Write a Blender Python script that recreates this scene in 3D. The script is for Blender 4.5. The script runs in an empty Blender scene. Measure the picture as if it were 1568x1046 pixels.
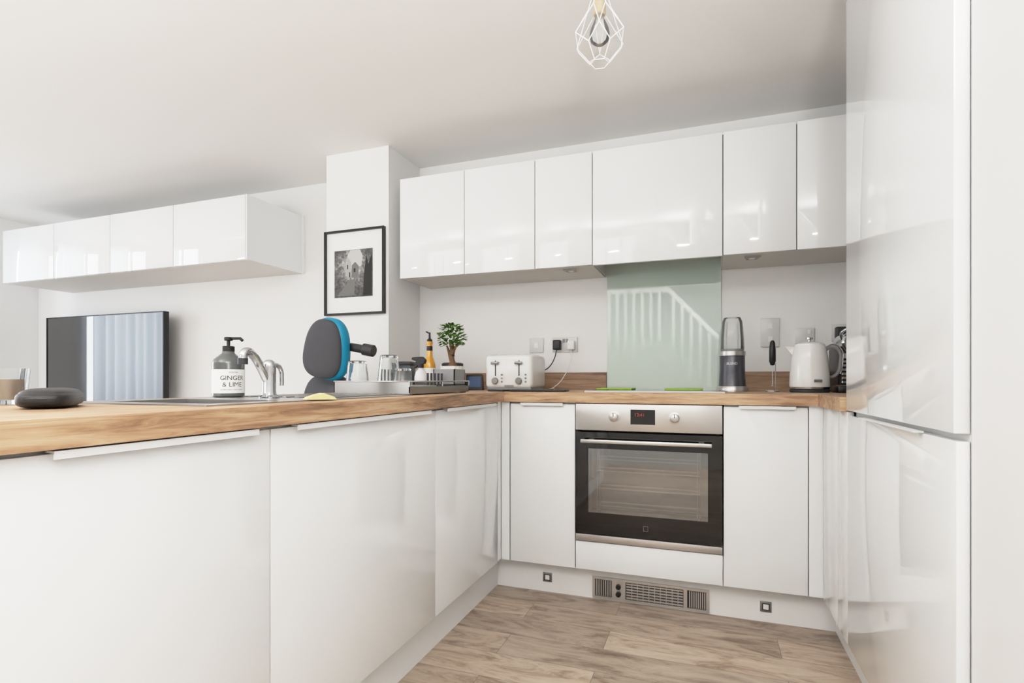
import bpy, bmesh, math, random
from mathutils import Vector, Matrix
random.seed(4)
S = bpy.context.scene
COL = S.collection

# ------------------------------------------------------------------ helpers
def lin(c):
    r = []
    for v in c[:3]:
        v = v/255.0
        r.append(v/12.92 if v <= 0.04045 else ((v+0.055)/1.055)**2.4)
    return (r[0], r[1], r[2], 1.0)

def mat(name, rgb, rough=0.5, metal=0.0, spec=0.5, coat=0.0, trans=0.0, ior=1.45, alpha=1.0, bump=0.0, bscale=200, emit=None, estr=0):
    m = bpy.data.materials.new(name); m.use_nodes = True
    nt = m.node_tree; b = nt.nodes['Principled BSDF']
    b.inputs['Base Color'].default_value = lin(rgb)
    b.inputs['Roughness'].default_value = rough
    b.inputs['Metallic'].default_value = metal
    b.inputs['Specular IOR Level'].default_value = spec
    b.inputs['Coat Weight'].default_value = coat
    b.inputs['Coat Roughness'].default_value = 0.03
    b.inputs['Transmission Weight'].default_value = trans
    b.inputs['IOR'].default_value = ior
    b.inputs['Alpha'].default_value = alpha
    if emit:
        b.inputs['Emission Color'].default_value = lin(emit); b.inputs['Emission Strength'].default_value = estr
    if bump > 0:
        tc = nt.nodes.new('ShaderNodeTexCoord'); n = nt.nodes.new('ShaderNodeTexNoise')
        n.inputs['Scale'].default_value = bscale; n.inputs['Detail'].default_value = 3
        bp = nt.nodes.new('ShaderNodeBump'); bp.inputs['Strength'].default_value = bump; bp.inputs['Distance'].default_value = 0.002
        nt.links.new(tc.outputs['Object'], n.inputs['Vector']); nt.links.new(n.outputs['Fac'], bp.inputs['Height'])
        nt.links.new(bp.outputs['Normal'], b.inputs['Normal'])
    return m

def finish(name, bm, m, parent=None, smooth=False, loc=None):
    me = bpy.data.meshes.new(name)
    bmesh.ops.recalc_face_normals(bm, faces=bm.faces[:])
    bm.to_mesh(me); bm.free()
    if isinstance(m, (list, tuple)):
        for x in m: me.materials.append(x)
    else:
        me.materials.append(m)
    if smooth:
        for p in me.polygons: p.use_smooth = True
        me.set_sharp_from_angle(angle=math.radians(40))
    ob = bpy.data.objects.new(name, me); COL.objects.link(ob)
    if loc: ob.location = loc
    if parent: ob.parent = parent
    return ob

def add_box(bm, b, bevel=0.0, seg=2):
    x0, x1, y0, y1, z0, z1 = b
    r = bmesh.ops.create_cube(bm, size=1.0)
    vs = r['verts']
    for v in vs:
        v.co = Vector(((x0+x1)/2+v.co.x*(x1-x0), (y0+y1)/2+v.co.y*(y1-y0), (z0+z1)/2+v.co.z*(z1-z0)))
    if bevel > 0:
        es = list({e for v in vs for e in v.link_edges})
        bmesh.ops.bevel(bm, geom=es, offset=bevel, segments=seg, affect='EDGES', profile=0.5)

def boxes(name, lst, m, parent=None, bevel=0.0, seg=2):
    bm = bmesh.new()
    for b in lst: add_box(bm, b, bevel, seg)
    return finish(name, bm, m, parent, smooth=bevel > 0)

def box(name, x0, x1, y0, y1, z0, z1, m, parent=None, bevel=0.0, seg=2):
    return boxes(name, [(x0, x1, y0, y1, z0, z1)], m, parent, bevel, seg)

def empty(name, loc=(0, 0, 0), rz=0.0):
    e = bpy.data.objects.new(name, None); COL.objects.link(e)
    e.location = loc; e.rotation_euler = (0, 0, rz); e.empty_display_size = 0.05
    return e

def lathe(name, prof, m, parent=None, segs=40, loc=(0, 0, 0), axis='Z', closed=False, sx=1.0, sy=1.0):
    bm = bmesh.new(); rings = []
    for r, z in prof:
        if r < 1e-6:
            rings.append([bm.verts.new((0, 0, z))])
        else:
            rings.append([bm.verts.new((r*sx*math.cos(2*math.pi*i/segs), r*sy*math.sin(2*math.pi*i/segs), z)) for i in range(segs)])
    pairs = list(zip(rings[:-1], rings[1:]))
    if closed: pairs.append((rings[-1], rings[0]))
    for a, b in pairs:
        for i in range(segs):
            j = (i+1) % segs
            if len(a) == 1 and len(b) == 1: continue
            if len(a) == 1: bm.faces.new((a[0], b[i], b[j]))
            elif len(b) == 1: bm.faces.new((a[i], a[j], b[0]))
            else: bm.faces.new((a[i], a[j], b[j], b[i]))
    if axis == 'Y':
        bmesh.ops.rotate(bm, verts=bm.verts[:], cent=(0, 0, 0), matrix=Matrix.Rotation(math.radians(90), 3, 'X'))
    if axis == 'X':
        bmesh.ops.rotate(bm, verts=bm.verts[:], cent=(0, 0, 0), matrix=Matrix.Rotation(math.radians(90), 3, 'Y'))
    return finish(name, bm, m, parent, smooth=True, loc=loc)

def cyl(name, r, z0, z1, m, parent=None, loc=(0, 0, 0), axis='Z', segs=32, bev=0.0):
    if bev > 0:
        p = [(0, z0), (r-bev, z0), (r, z0+bev), (r, z1-bev), (r-bev, z1), (0, z1)]
    else:
        p = [(0, z0), (r, z0), (r, z1), (0, z1)]
    return lathe(name, p, m, parent, segs, loc, axis)

def wires(name, polys, r, m, parent=None, smoothc=False, cyc=False):
    cu = bpy.data.curves.new(name, 'CURVE'); cu.dimensions = '3D'
    cu.bevel_depth = r; cu.bevel_resolution = 3; cu.use_fill_caps = True
    for pl in polys:
        if smoothc:
            sp = cu.splines.new('BEZIER'); sp.bezier_points.add(len(pl)-1)
            for bp, p in zip(sp.bezier_points, pl):
                bp.co = p; bp.handle_left_type = 'AUTO'; bp.handle_right_type = 'AUTO'
            sp.resolution_u = 10
        else:
            sp = cu.splines.new('POLY'); sp.points.add(len(pl)-1)
            for q, p in zip(sp.points, pl): q.co = (p[0], p[1], p[2], 1)
        sp.use_cyclic_u = cyc
    cu.materials.append(m)
    tmp = bpy.data.objects.new(name+'_c', cu); COL.objects.link(tmp)
    bpy.context.view_layer.update()
    me = bpy.data.meshes.new_from_object(tmp.evaluated_get(bpy.context.evaluated_depsgraph_get()))
    bpy.data.objects.remove(tmp)
    me.materials.clear(); me.materials.append(m)
    for p in me.polygons: p.use_smooth = True
    ob = bpy.data.objects.new(name, me); COL.objects.link(ob)
    if parent: ob.parent = parent
    return ob

def prism(name, pts2, a0, a1, m, parent=None, plane='XZ', bevel=0.0):
    bm = bmesh.new()
    def mk(p, a):
        if plane == 'XZ': return (p[0], a, p[1])
        if plane == 'YZ': return (a, p[0], p[1])
        return (p[0], p[1], a)
    A = [bm.verts.new(mk(p, a0)) for p in pts2]; B = [bm.verts.new(mk(p, a1)) for p in pts2]
    bm.faces.new(A); bm.faces.new(B[::-1])
    n = len(pts2)
    for i in range(n):
        bm.faces.new((A[i], A[(i+1) % n], B[(i+1) % n], B[i]))
    if bevel > 0:
        bmesh.ops.bevel(bm, geom=bm.edges[:], offset=bevel, segments=2, affect='EDGES')
    return finish(name, bm, m, parent, smooth=bevel > 0)

def ellipsoid(name, rx, ry, rz, m, parent=None, loc=(0, 0, 0), p=2.0, rot=None, taper=0.0):
    bm = bmesh.new()
    bmesh.ops.create_uvsphere(bm, u_segments=40, v_segments=24, radius=1)
    for v in bm.verts:
        c = v.co
        k = (abs(c.x)**p+abs(c.y)**p+abs(c.z)**p)**(-1/p)
        tz = 1.0-taper*(c.z*k)
        v.co = Vector((c.x*k*rx*tz, c.y*k*ry, c.z*k*rz))
    ob = finish(name, bm, m, parent, smooth=True, loc=loc)
    if rot: ob.rotation_euler = rot
    return ob

def text_mesh(name, body, size, m, parent=None, wrapR=None, ang=0, z=0, loc=None, rot=None, ext=0.0):
    cu = bpy.data.curves.new(name, 'FONT'); cu.body = body; cu.size = size; cu.align_x = 'CENTER'; cu.align_y = 'CENTER'
    cu.extrude = ext; cu.resolution_u = 3
    tmp = bpy.data.objects.new(name+'_t', cu); COL.objects.link(tmp)
    bpy.context.view_layer.update()
    me = bpy.data.meshes.new_from_object(tmp.evaluated_get(bpy.context.evaluated_depsgraph_get()))
    bpy.data.objects.remove(tmp)
    if wrapR:
        for v in me.vertices:
            th = ang + v.co.x/wrapR
            v.co = Vector((wrapR*math.cos(th), wrapR*math.sin(th), z+v.co.y))
    me.materials.clear(); me.materials.append(m)
    ob = bpy.data.objects.new(name, me); COL.objects.link(ob)
    if parent: ob.parent = parent
    if loc: ob.location = loc
    if rot: ob.rotation_euler = rot
    return ob

# ------------------------------------------------------------------ materials
M_wall = mat('wall_paint', (238, 238, 237), 0.65, spec=0.3, bump=0.05, bscale=350)
M_ceil = mat('ceiling_paint', (243, 242, 240), 0.8, spec=0.2, bump=0.05, bscale=300)
M_gloss = mat('white_gloss_laminate', (238, 240, 241), 0.05, spec=0.5, coat=0.5)
M_carc = mat('white_melamine', (234, 234, 234), 0.45)
M_gap = mat('shadow_gap_grey', (110, 110, 110), 0.7)
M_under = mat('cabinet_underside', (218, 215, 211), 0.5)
M_handle = mat('satin_white_handle', (226, 226, 225), 0.35)
M_steel = mat('brushed_steel', (196, 193, 190), 0.3, 0.9, bump=0.03, bscale=900)
M_dsteel = mat('dark_steel', (140, 138, 136), 0.35, 0.8)
M_tray = mat('tray_steel', (165, 163, 160), 0.22, 0.95)
M_sink = mat('sink_steel', (178, 176, 174), 0.28, 0.95)
M_chrome = mat('chrome', (190, 192, 196), 0.08, 1.0)
M_black = mat('black_plastic', (18, 18, 20), 0.35)
M_blackg = mat('black_glass', (6, 6, 8), 0.04, spec=0.5, coat=0.3)
M_dgrey = mat('dark_grey_plastic', (48, 48, 52), 0.4)
M_grey = mat('grey_plastic', (140, 140, 142), 0.4)
M_white = mat('white_plastic', (232, 232, 231), 0.3)
M_cer = mat('white_enamel', (234, 234, 232), 0.15, coat=0.4)
M_glass = mat('clear_glass', (250, 252, 252), 0.0, trans=1.0, ior=1.45)
M_splash = mat('pale_green_glass', (198, 213, 205), 0.03, spec=0.8, coat=0.9)
M_cyan = mat('cyan_shell', (16, 140, 178), 0.35)
M_skirt = mat('skirting_white', (242, 242, 240), 0.35)
M_green = mat('lime_green_silicone', (150, 190, 60), 0.5)
M_paper = mat('white_paper', (240, 240, 238), 0.6)
# thin clear plastic: mostly see-through with a milky sheen and surface reflection
M_cup = bpy.data.materials.new('clear_plastic'); M_cup.use_nodes = True
nt = M_cup.node_tree; nt.nodes.clear()
o = nt.nodes.new('ShaderNodeOutputMaterial'); m1 = nt.nodes.new('ShaderNodeMixShader'); m1.inputs[0].default_value = 0.16
m2 = nt.nodes.new('ShaderNodeMixShader'); fr = nt.nodes.new('ShaderNodeFresnel'); fr.inputs['IOR'].default_value = 1.35
tr = nt.nodes.new('ShaderNodeBsdfTransparent'); tr.inputs['Color'].default_value = (0.95, 0.96, 0.96, 1)
df = nt.nodes.new('ShaderNodeBsdfDiffuse'); df.inputs['Color'].default_value = (0.75, 0.77, 0.78, 1)
gl = nt.nodes.new('ShaderNodeBsdfGlossy'); gl.inputs['Roughness'].default_value = 0.04
nt.links.new(tr.outputs[0], m1.inputs[1]); nt.links.new(df.outputs[0], m1.inputs[2])
nt.links.new(fr.outputs[0], m2.inputs[0]); nt.links.new(m1.outputs[0], m2.inputs[1]); nt.links.new(gl.outputs[0], m2.inputs[2])
nt.links.new(m2.outputs[0], o.inputs[0])

def wood(name, axis, cols, sc=1.0, rough=0.45):
    m = bpy.data.materials.new(name); m.use_nodes = True
    nt = m.node_tree; b = nt.nodes['Principled BSDF']; L = nt.links
    tc = nt.nodes.new('ShaderNodeTexCoord'); mp = nt.nodes.new('ShaderNodeMapping')
    s = [46*sc, 46*sc, 60*sc]; s[axis] = 4.5*sc
    mp.inputs['Scale'].default_value = s
    L.new(tc.outputs['Object'], mp.inputs['Vector'])
    n = nt.nodes.new('ShaderNodeTexNoise'); n.inputs['Scale'].default_value = 1.0; n.inputs['Detail'].default_value = 8
    n.inputs['Roughness'].default_value = 0.68; n.inputs['Distortion'].default_value = 0.9
    L.new(mp.outputs['Vector'], n.inputs['Vector'])
    mp2 = nt.nodes.new('ShaderNodeMapping'); s2 = [9, 9, 9]; s2[axis] = 2.6
    mp2.inputs['Scale'].default_value = s2; L.new(tc.outputs['Object'], mp2.inputs['Vector'])
    n2 = nt.nodes.new('ShaderNodeTexNoise'); n2.inputs['Scale'].default_value = 1.0; n2.inputs['Detail'].default_value = 3
    L.new(mp2.outputs['Vector'], n2.inputs['Vector'])
    mx = nt.nodes.new('ShaderNodeMath'); mx.operation = 'MULTIPLY_ADD'
    L.new(n2.outputs['Fac'], mx.inputs[0]); mx.inputs[1].default_value = 0.4
    ml = nt.nodes.new('ShaderNodeMath'); ml.operation = 'MULTIPLY'; ml.inputs[1].default_value = 0.7
    L.new(n.outputs['Fac'], ml.inputs[0]); L.new(ml.outputs[0], mx.inputs[2])
    r = nt.nodes.new('ShaderNodeValToRGB')
    ps = [0.38, 0.5, 0.58, 0.70]
    el = r.color_ramp.elements
    el[0].position = ps[0]; el[0].color = lin(cols[0]); el[1].position = ps[3]; el[1].color = lin(cols[3])
    for p, c in ((ps[1], cols[1]), (ps[2], cols[2])):
        e = el.new(p); e.color = lin(c)
    L.new(mx.outputs[0], r.inputs['Fac']); L.new(r.outputs['Color'], b.inputs['Base Color'])
    b.inputs['Roughness'].default_value = rough
    bp = nt.nodes.new('ShaderNodeBump'); bp.inputs['Strength'].default_value = 0.08; bp.inputs['Distance'].default_value = 0.002
    L.new(n.outputs['Fac'], bp.inputs['Height']); L.new(bp.outputs['Normal'], b.inputs['Normal'])
    return m
WC = [(108, 82, 60), (164, 130, 100), (188, 156, 124), (208, 182, 152)]
M_woodY = wood('oak_worktop_y', 1, WC)
M_woodX = wood('oak_worktop_x', 0, WC)
M_woodU = wood('oak_upstand', 0, [(106, 80, 62), (142, 112, 88), (164, 131, 105), (182, 150, 124)])

def floor_mat():
    m = bpy.data.materials.new('oak_plank_floor'); m.use_nodes = True
    nt = m.node_tree; b = nt.nodes['Principled BSDF']; L = nt.links
    tc = nt.nodes.new('ShaderNodeTexCoord')
    mp0 = nt.nodes.new('ShaderNodeMapping'); mp0.inputs['Location'].default_value = (0.35, 0.05, 0)
    L.new(tc.outputs['Object'], mp0.inputs['Vector'])
    br = nt.nodes.new('ShaderNodeTexBrick'); br.offset = 0.37; br.offset_frequency = 2; br.squash = 1.0
    br.inputs['Color1'].default_value = (0, 0, 0, 1); br.inputs['Color2'].default_value = (1, 1, 1, 1)
    br.inputs['Mortar'].default_value = (0.5, 0.5, 0.5, 1)
    br.inputs['Scale'].default_value = 1.0; br.inputs['Mortar Size'].default_value = 0.001
    br.inputs['Mortar Smooth'].default_value = 0.3
    br.inputs['Brick Width'].default_value = 0.95; br.inputs['Row Height'].default_value = 0.152
    L.new(mp0.outputs['Vector'], br.inputs['Vector'])
    mp = nt.nodes.new('ShaderNodeMapping'); mp.inputs['Scale'].default_value = (3.2, 15, 1)
    L.new(tc.outputs['Object'], mp.inputs['Vector'])
    n = nt.nodes.new('ShaderNodeTexNoise'); n.noise_dimensions = '4D'; n.inputs['Scale'].default_value = 1.0
    n.inputs['Detail'].default_value = 10; n.inputs['Roughness'].default_value = 0.74; n.inputs['Distortion'].default_value = 1.2
    L.new(mp.outputs['Vector'], n.inputs['Vector'])
    w = nt.nodes.new('ShaderNodeMath'); w.operation = 'MULTIPLY'; w.inputs[1].default_value = 37.0
    L.new(br.outputs['Color'], w.inputs[0]); L.new(w.outputs[0], n.inputs['W'])
    r = nt.nodes.new('ShaderNodeValToRGB'); el = r.color_ramp.elements
    el[0].position = 0.28; el[0].color = lin((94, 78, 65)); el[1].position = 0.70; el[1].color = lin((206, 191, 174))
    e = el.new(0.41); e.color = lin((148, 128, 110)); e = el.new(0.50); e.color = lin((181, 163, 145))
    L.new(n.outputs['Fac'], r.inputs['Fac'])
    hs = nt.nodes.new('ShaderNodeHueSaturation')
    mr = nt.nodes.new('ShaderNodeMapRange'); mr.inputs['To Min'].default_value = 0.80; mr.inputs['To Max'].default_value = 1.18
    L.new(br.outputs['Color'], mr.inputs['Value']); L.new(mr.outputs['Result'], hs.inputs['Value'])
    L.new(r.outputs['Color'], hs.inputs['Color'])
    mix = nt.nodes.new('ShaderNodeMix'); mix.data_type = 'RGBA'
    L.new(br.outputs['Fac'], mix.inputs['Factor']); L.new(hs.outputs['Color'], mix.inputs['A']); mix.inputs['B'].default_value = lin((116, 96, 80))
    L.new(mix.outputs['Result'], b.inputs['Base Color'])
    b.inputs['Roughness'].default_value = 0.42
    bp = nt.nodes.new('ShaderNodeBump'); bp.inputs['Strength'].default_value = 0.12; bp.inputs['Distance'].default_value = 0.002
    L.new(n.outputs['Fac'], bp.inputs['Height']); L.new(bp.outputs['Normal'], b.inputs['Normal'])
    return m
M_floor = floor_mat()

# ------------------------------------------------------------------ room
CZ = 2.31; YW = 3.0; XL = -5.48; XR = 1.05; YB = -3.4
box('floor', XL-0.15, XR+0.15, YB-0.15, YW+0.15, -0.1, 0.0, M_floor)
box('ceiling', XL-0.15, XR+0.15, YB-0.15, YW+0.15, CZ, CZ+0.1, M_ceil)
box('wall_back', XL-0.15, XR+0.15, YW, YW+0.12, 0, CZ, M_wall)
box('wall_right', XR, XR+0.12, YB, YW, 0, CZ, M_wall)
boxes('wall_left', [(XL-0.12, XL, YB, 0.5, 0, CZ), (XL-0.12, XL, 2.35, YW, 0, CZ),
                    (XL-0.12, XL, 0.5, 2.35, 0, 0.6), (XL-0.12, XL, 0.5, 2.35, 2.15, CZ)], M_wall)
boxes('wall_rear', [(XL, -5.2, YB-0.12, YB, 0, CZ), (-1.6, XR, YB-0.12, YB, 0, CZ), (-5.2, -1.6, YB-0.12, YB, 2.15, CZ)], M_wall)
w1 = empty('window_1', (XL-0.06, 0, 0))
boxes('frame', [(-0.03, 0.03, 0.5, 0.56, 0.6, 2.15), (-0.03, 0.03, 2.29, 2.35, 0.6, 2.15), (-0.03, 0.03, 0.5, 2.35, 0.6, 0.66),
                (-0.03, 0.03, 0.5, 2.35, 2.09, 2.15), (-0.03, 0.03, 1.4, 1.46, 0.66, 2.09)], M_skirt, w1)
w2 = empty('added_glazing', (0, YB-0.06, 0))  # unseen rear glazing, added as a wide opening to let light in
boxes('frame', [(x, x+0.07, -0.03, 0.03, 0, 2.15) for x in (-5.2, -4.32, -3.44, -2.55, -1.67)] +
      [(-5.2, -1.6, -0.03, 0.03, 0, 0.08), (-5.2, -1.6, -0.03, 0.03, 2.07, 2.15)], M_skirt, w2)
box('wall_column', -2.138, -1.707, 2.644, YW, 0, CZ, M_wall)
box('wall_return', 0.432, XR, -0.4, 1.144, 0, CZ, M_wall)
box('baseboard_back', XL, -2.138, YW-0.015, YW, 0, 0.1, M_skirt)
box('baseboard_left', XL, XL+0.015, YB, YW, 0, 0.1, M_skirt)
def curtain(name, y0, y1, x, m, folds=11):
    bm = bmesh.new(); N = 200; prev = None
    for i in range(N+1):
        t = i/N; y = y0+(y1-y0)*t
        dx = 0.030*math.sin(t*2*math.pi*folds)+0.012*math.sin(t*2*math.pi*folds*0.37)
        a = bm.verts.new((x+dx, y, 0.05)); b_ = bm.verts.new((x+dx*0.8, y, 2.2))
        if prev: bm.faces.new((prev[0], a, b_, prev[1]))
        prev = (a, b_)
    return finish(name, bm, m, None, True)
M_curt = bpy.data.materials.new('sheer_curtain'); M_curt.use_nodes = True
nt = M_curt.node_tree; nt.nodes.clear()
o = nt.nodes.new('ShaderNodeOutputMaterial'); mx = nt.nodes.new('ShaderNodeMixShader'); mx.inputs[0].default_value = 0.75
d = nt.nodes.new('ShaderNodeBsdfDiffuse'); d.inputs['Color'].default_value = lin((238, 243, 248))
t_ = nt.nodes.new('ShaderNodeBsdfTranslucent'); t_.inputs['Color'].default_value = lin((236, 242, 250))
nt.links.new(d.outputs[0], mx.inputs[1]); nt.links.new(t_.outputs[0], mx.inputs[2]); nt.links.new(mx.outputs[0], o.inputs[0])
cur = curtain('sheer_curtain', 1.62, 2.30, XL+0.08, M_curt, 7)
wires('curtain_rail', [[(XL+0.08, 0.4, 2.215), (XL+0.08, 2.45, 2.215)]], 0.012, M_steel)

# staircase behind the camera (seen reflected in the splashback)
st = empty('staircase', (0, 0, 0))
M_str = mat('stair_wall', (205, 205, 202), 0.6)
prism('stair_string', [(-1.45, 0), (0.40, 0), (0.40, 0.55), (-0.50, 1.50), (-1.45, 1.50)], -1.70, -1.62, M_str, st)
bal = [(x, x+0.036, -1.676, -1.644, 1.50, 2.19) for x in [-1.43+0.115*i for i in range(8)]]
for i in range(7):
    x = -0.44+0.115*i; zb = 1.50-(x+0.5)*1.055
    bal.append((x, x+0.036, -1.676, -1.644, zb-0.03, zb+0.66))
boxes('balusters', bal, M_skirt, st)
prism('handrail', [(-1.47, 2.18), (-0.5, 2.18), (0.40, 1.23), (0.40, 1.30), (-0.48, 2.24), (-1.47, 2.24)], -1.69, -1.63, M_skirt, st)

# ------------------------------------------------------------------ worktops
ZT = 0.916; ZB = 0.872
SY0 = 0.86
boxes('worktop_peninsula', [(-1.5, -0.862, -0.6, SY0, ZB, ZT), (-1.5, -0.862, 1.08, 2.275, ZB, ZT),
      (-1.5, -1.34, SY0, 1.08, ZB, ZT), (-1.0, -0.862, SY0, 1.08, ZB, ZT)], M_woodY)
boxes('worktop_back', [(-1.5, 1.045, 2.275, YW-0.001, ZB, ZT), (-1.705, -1.5, 2.5, YW-0.001, ZB, ZT), (0.392, 1.045, 1.925, 2.275, ZB, ZT)], M_woodX)
boxes('worktop_upstand', [(-1.703, -0.523, YW-0.02, YW-0.001, ZT, ZT+0.097), (0.075, 1.045, YW-0.02, YW-0.001, ZT, ZT+0.097)], M_woodU)
box('glass_splashback', -0.52, 0.072, YW-0.008, YW-0.001, ZT, 1.66, M_splash)

# ------------------------------------------------------------------ base cabinets
def handle_x(name, x0, x1, yf, par):
    boxes(name, [(x0, x1, yf-0.014, yf+0.004, 0.866, 0.869), (x0, x1, yf-0.016, yf-0.0135, 0.857, 0.869)], M_handle, par)
def handle_y(name, y0, y1, xf, par, sgn=1):
    a = sorted((xf-0.004*sgn, xf+0.014*sgn)); b_ = sorted((xf+0.0135*sgn, xf+0.016*sgn))
    boxes(name, [(a[0], a[1], y0, y1, 0.866, 0.869), (b_[0], b_[1], y0, y1, 0.857, 0.869)], M_handle, par)
ZD0, ZD1 = 0.15, 0.864
pc = empty('peninsula_cabinet')
boxes('carcass', [(-1.48, -0.904, -0.58, 2.36, 0.15, 0.74), (-1.48, -1.462, -0.58, 2.36, 0.74, 0.871), (-0.92, -0.904, -0.58, 2.30, 0.74, 0.871)], M_carc, pc)
dj = [(-0.58, -0.02), (-0.02, 0.425), (0.425, 0.909), (0.909, 1.659), (1.659, 2.25)]
for i, (a, b_) in enumerate(dj):
    box('door_%d' % (i+1), -0.901, -0.882, a+0.002, b_-0.002, ZD0, ZD1, M_gloss, pc, 0.001)
boxes('joint_shadow', [(-0.9038, -0.9012, y-0.005, y+0.005, 0.153, 0.862) for y in (-0.02, 0.425, 0.909, 1.659, 2.252)], M_gap, pc)
box('corner_filler', -0.901, -0.884, 2.254, 2.31, ZD0, 0.871, M_gloss, pc)
for i, (a, b_) in enumerate([(0.03, 0.39), (0.493, 0.863), (0.975, 1.60), (1.72, 2.19)]):
    handle_y('handle_%d' % (i+1), a, b_, -0.882, pc, 1)
box('trim_1', -0.948, -0.93, -0.58, 2.37, 0, 0.149, M_carc)
box('trim_2', -1.46, -1.44, -0.58, 2.37, 0, 0.149, M_carc)

bc = empty('base_cabinet')
YF = 2.295
boxes('carcass', [(-0.88, -0.541, YF+0.022, 2.95, 0.15, 0.871), (0.067, 0.455, YF+0.022, 2.95, 0.15, 0.871), (-0.541, 0.067, YF+0.022, 2.95, 0.15, 0.262)], M_carc, bc)
box('corner_filler', -0.881, -0.843, YF, YF+0.02, ZD0, 0.871, M_gloss, bc)
box('door_1', -0.838, -0.539, YF, YF+0.019, ZD0, ZD1, M_gloss, bc, 0.001)
box('door_2', 0.065, 0.362, YF, YF+0.019, ZD0, ZD1, M_gloss, bc, 0.001)
box('corner_filler_r', 0.366, 0.412, YF, YF+0.02, ZD0, 0.871, M_gloss, bc)
box('oven_panel', -0.535, 0.061, YF, YF+0.019, ZD0, 0.271, M_gloss, bc, 0.001)
handle_x('handle_1', -0.785, -0.59, YF, bc)
handle_x('handle_2', 0.12, 0.32, YF, bc)
box('trim_3', -0.93, 0.469, 2.37, 2.388, 0, 0.149, M_carc)
rc = empty('corner_cabinet')
box('carcass', 0.456, 1.04, 1.926, 2.94, 0.15, 0.871, M_carc, rc)
box('front_filler', 0.412, 0.43, 2.053, YF-0.002, ZD0, 0.871, M_gloss, rc, 0.001)
box('end_panel', 0.412, 0.43, 1.922, 2.050, ZD0, 0.871, M_gloss, rc, 0.001)
box('trim_4', 0.469, 0.487, 1.15, 2.369, 0, 0.149, M_carc)
tf = empty('integrated_fridge_housing')
box('carcass', 0.434, 1.045, 1.150, 1.915, 0.15, CZ-0.004, M_carc, tf)
box('door_lower', 0.412, 0.432, 1.150, 1.918, ZD0, 0.862, M_gloss, tf, 0.0015)
box('door_upper', 0.408, 0.432, 1.150, 1.918, 0.876, CZ-0.006, M_gloss, tf, 0.0015)
box('handle', 0.394, 0.412, 1.30, 1.72, 0.8635, 0.867, M_handle, tf)

def plinth_light(x, z, y):
    e = empty('plinth_light', (x, y, z))
    box('bezel', -0.021, 0.021, -0.004, 0, -0.021, 0.021, M_dsteel, e, 0.001)
    box('lens', -0.010, 0.010, -0.006, -0.004, -0.010, 0.010, M_white, e)
    boxes('bezel_groove', [(-0.014, 0.014, -0.0045, -0.004, -0.014, 0.014)], M_dgrey, e)
plinth_light(-0.684, 0.067, 2.37); plinth_light(0.224, 0.062, 2.37)

g = empty('plinth_heater_grille', (-0.4755, 2.37, 0.006))
W = 0.487; H = 0.094
boxes('frame', [(0, W, -0.008, 0, 0, 0.010), (0, W, -0.008, 0, H-0.010, H), (0, 0.012, -0.008, 0, 0.01, H-0.01), (W-0.012, W, -0.008, 0, 0.01, H-0.01),
                (0.085, 0.145, -0.008, 0, 0.01, H-0.01), (0.385, 0.400, -0.008, 0, 0.01, H-0.01)], M_steel, g)
box('backing', 0.011, W-0.011, -0.002, 0, 0.009, H-0.009, M_dgrey, g)
sl = []
for i in range(7): sl.append((0.017+i*0.0098, 0.0215+i*0.0098, -0.007, -0.002, 0.012, H-0.012))
for i in range(8): sl.append((0.408+i*0.0085, 0.4122+i*0.0085, -0.007, -0.002, 0.012, H-0.012))
for i in range(6): sl.append((0.148, 0.383, -0.007, -0.002, 0.014+i*0.012, 0.020+i*0.012))
for i in range(9): sl.append((0.170+i*0.024, 0.173+i*0.024, -0.0072, -0.002, 0.012, H-0.012))
boxes('slats', sl, M_steel, g)
for z in (0.030, 0.062):
    cyl('dial', 0.011, 0, 0.012, M_black, g, (0.115, -0.008, z), 'Y', 20)

# ------------------------------------------------------------------ oven
ov = empty('built_in_oven', (-0.534, YF-0.006, 0.276))
OW = 0.594
box('body', 0.01, OW-0.01, 0.09, 0.56, 0.0, 0.592, M_dgrey, ov)
box('control_panel', 0, OW, -0.002, 0.03, 0.478, 0.593, M_steel, ov, 0.002)
box('display', 0.235, 0.335, -0.004, -0.002, 0.508, 0.570, M_blackg, ov)
M_red = mat('display_digits', (150, 50, 40), 0.5, emit=(200, 60, 45), estr=0.2)
text_mesh('digits', '12:41', 0.020, M_red, ov, loc=(0.272, -0.0045, 0.548), rot=(math.radians(90), 0, 0))
for dx in (0.166, 0.413):
    lathe('knob', [(0, 0.026), (0.014, 0.026), (0.018, 0.023), (0.019, 0.004), (0.024, 0.003), (0.024, 0.0)], M_steel, ov, 32, (dx, -0.002, 0.538), 'Y')
    box('pointer', dx-0.0015, dx+0.0015, -0.0295, -0.0275, 0.54, 0.555, M_black, ov)
dz0, dz1 = 0.032, 0.470
wx0, wx1, wz0, wz1 = 0.055, 0.54, 0.125, 0.40
boxes('door', [(0, OW, -0.002, 0.03, dz0, wz0), (0, OW, -0.002, 0.03, wz1, dz1), (0, wx0, -0.002, 0.03, wz0, wz1), (wx1, OW, -0.002, 0.03, wz0, wz1)], M_blackg, ov)
M_ovglass = bpy.data.materials.new('oven_window_glass'); M_ovglass.use_nodes = True
nt = M_ovglass.node_tree; nt.nodes.clear()
o = nt.nodes.new('ShaderNodeOutputMaterial'); mx = nt.nodes.new('ShaderNodeMixShader'); mx.inputs[0].default_value = 0.20
tr = nt.nodes.new('ShaderNodeBsdfTransparent'); tr.inputs['Color'].default_value = (0.66, 0.66, 0.66, 1)
gl = nt.nodes.new('ShaderNodeBsdfGlossy'); gl.inputs['Roughness'].default_value = 0.04; gl.inputs['Color'].default_value = (0.80, 0.83, 0.86, 1)
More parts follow.
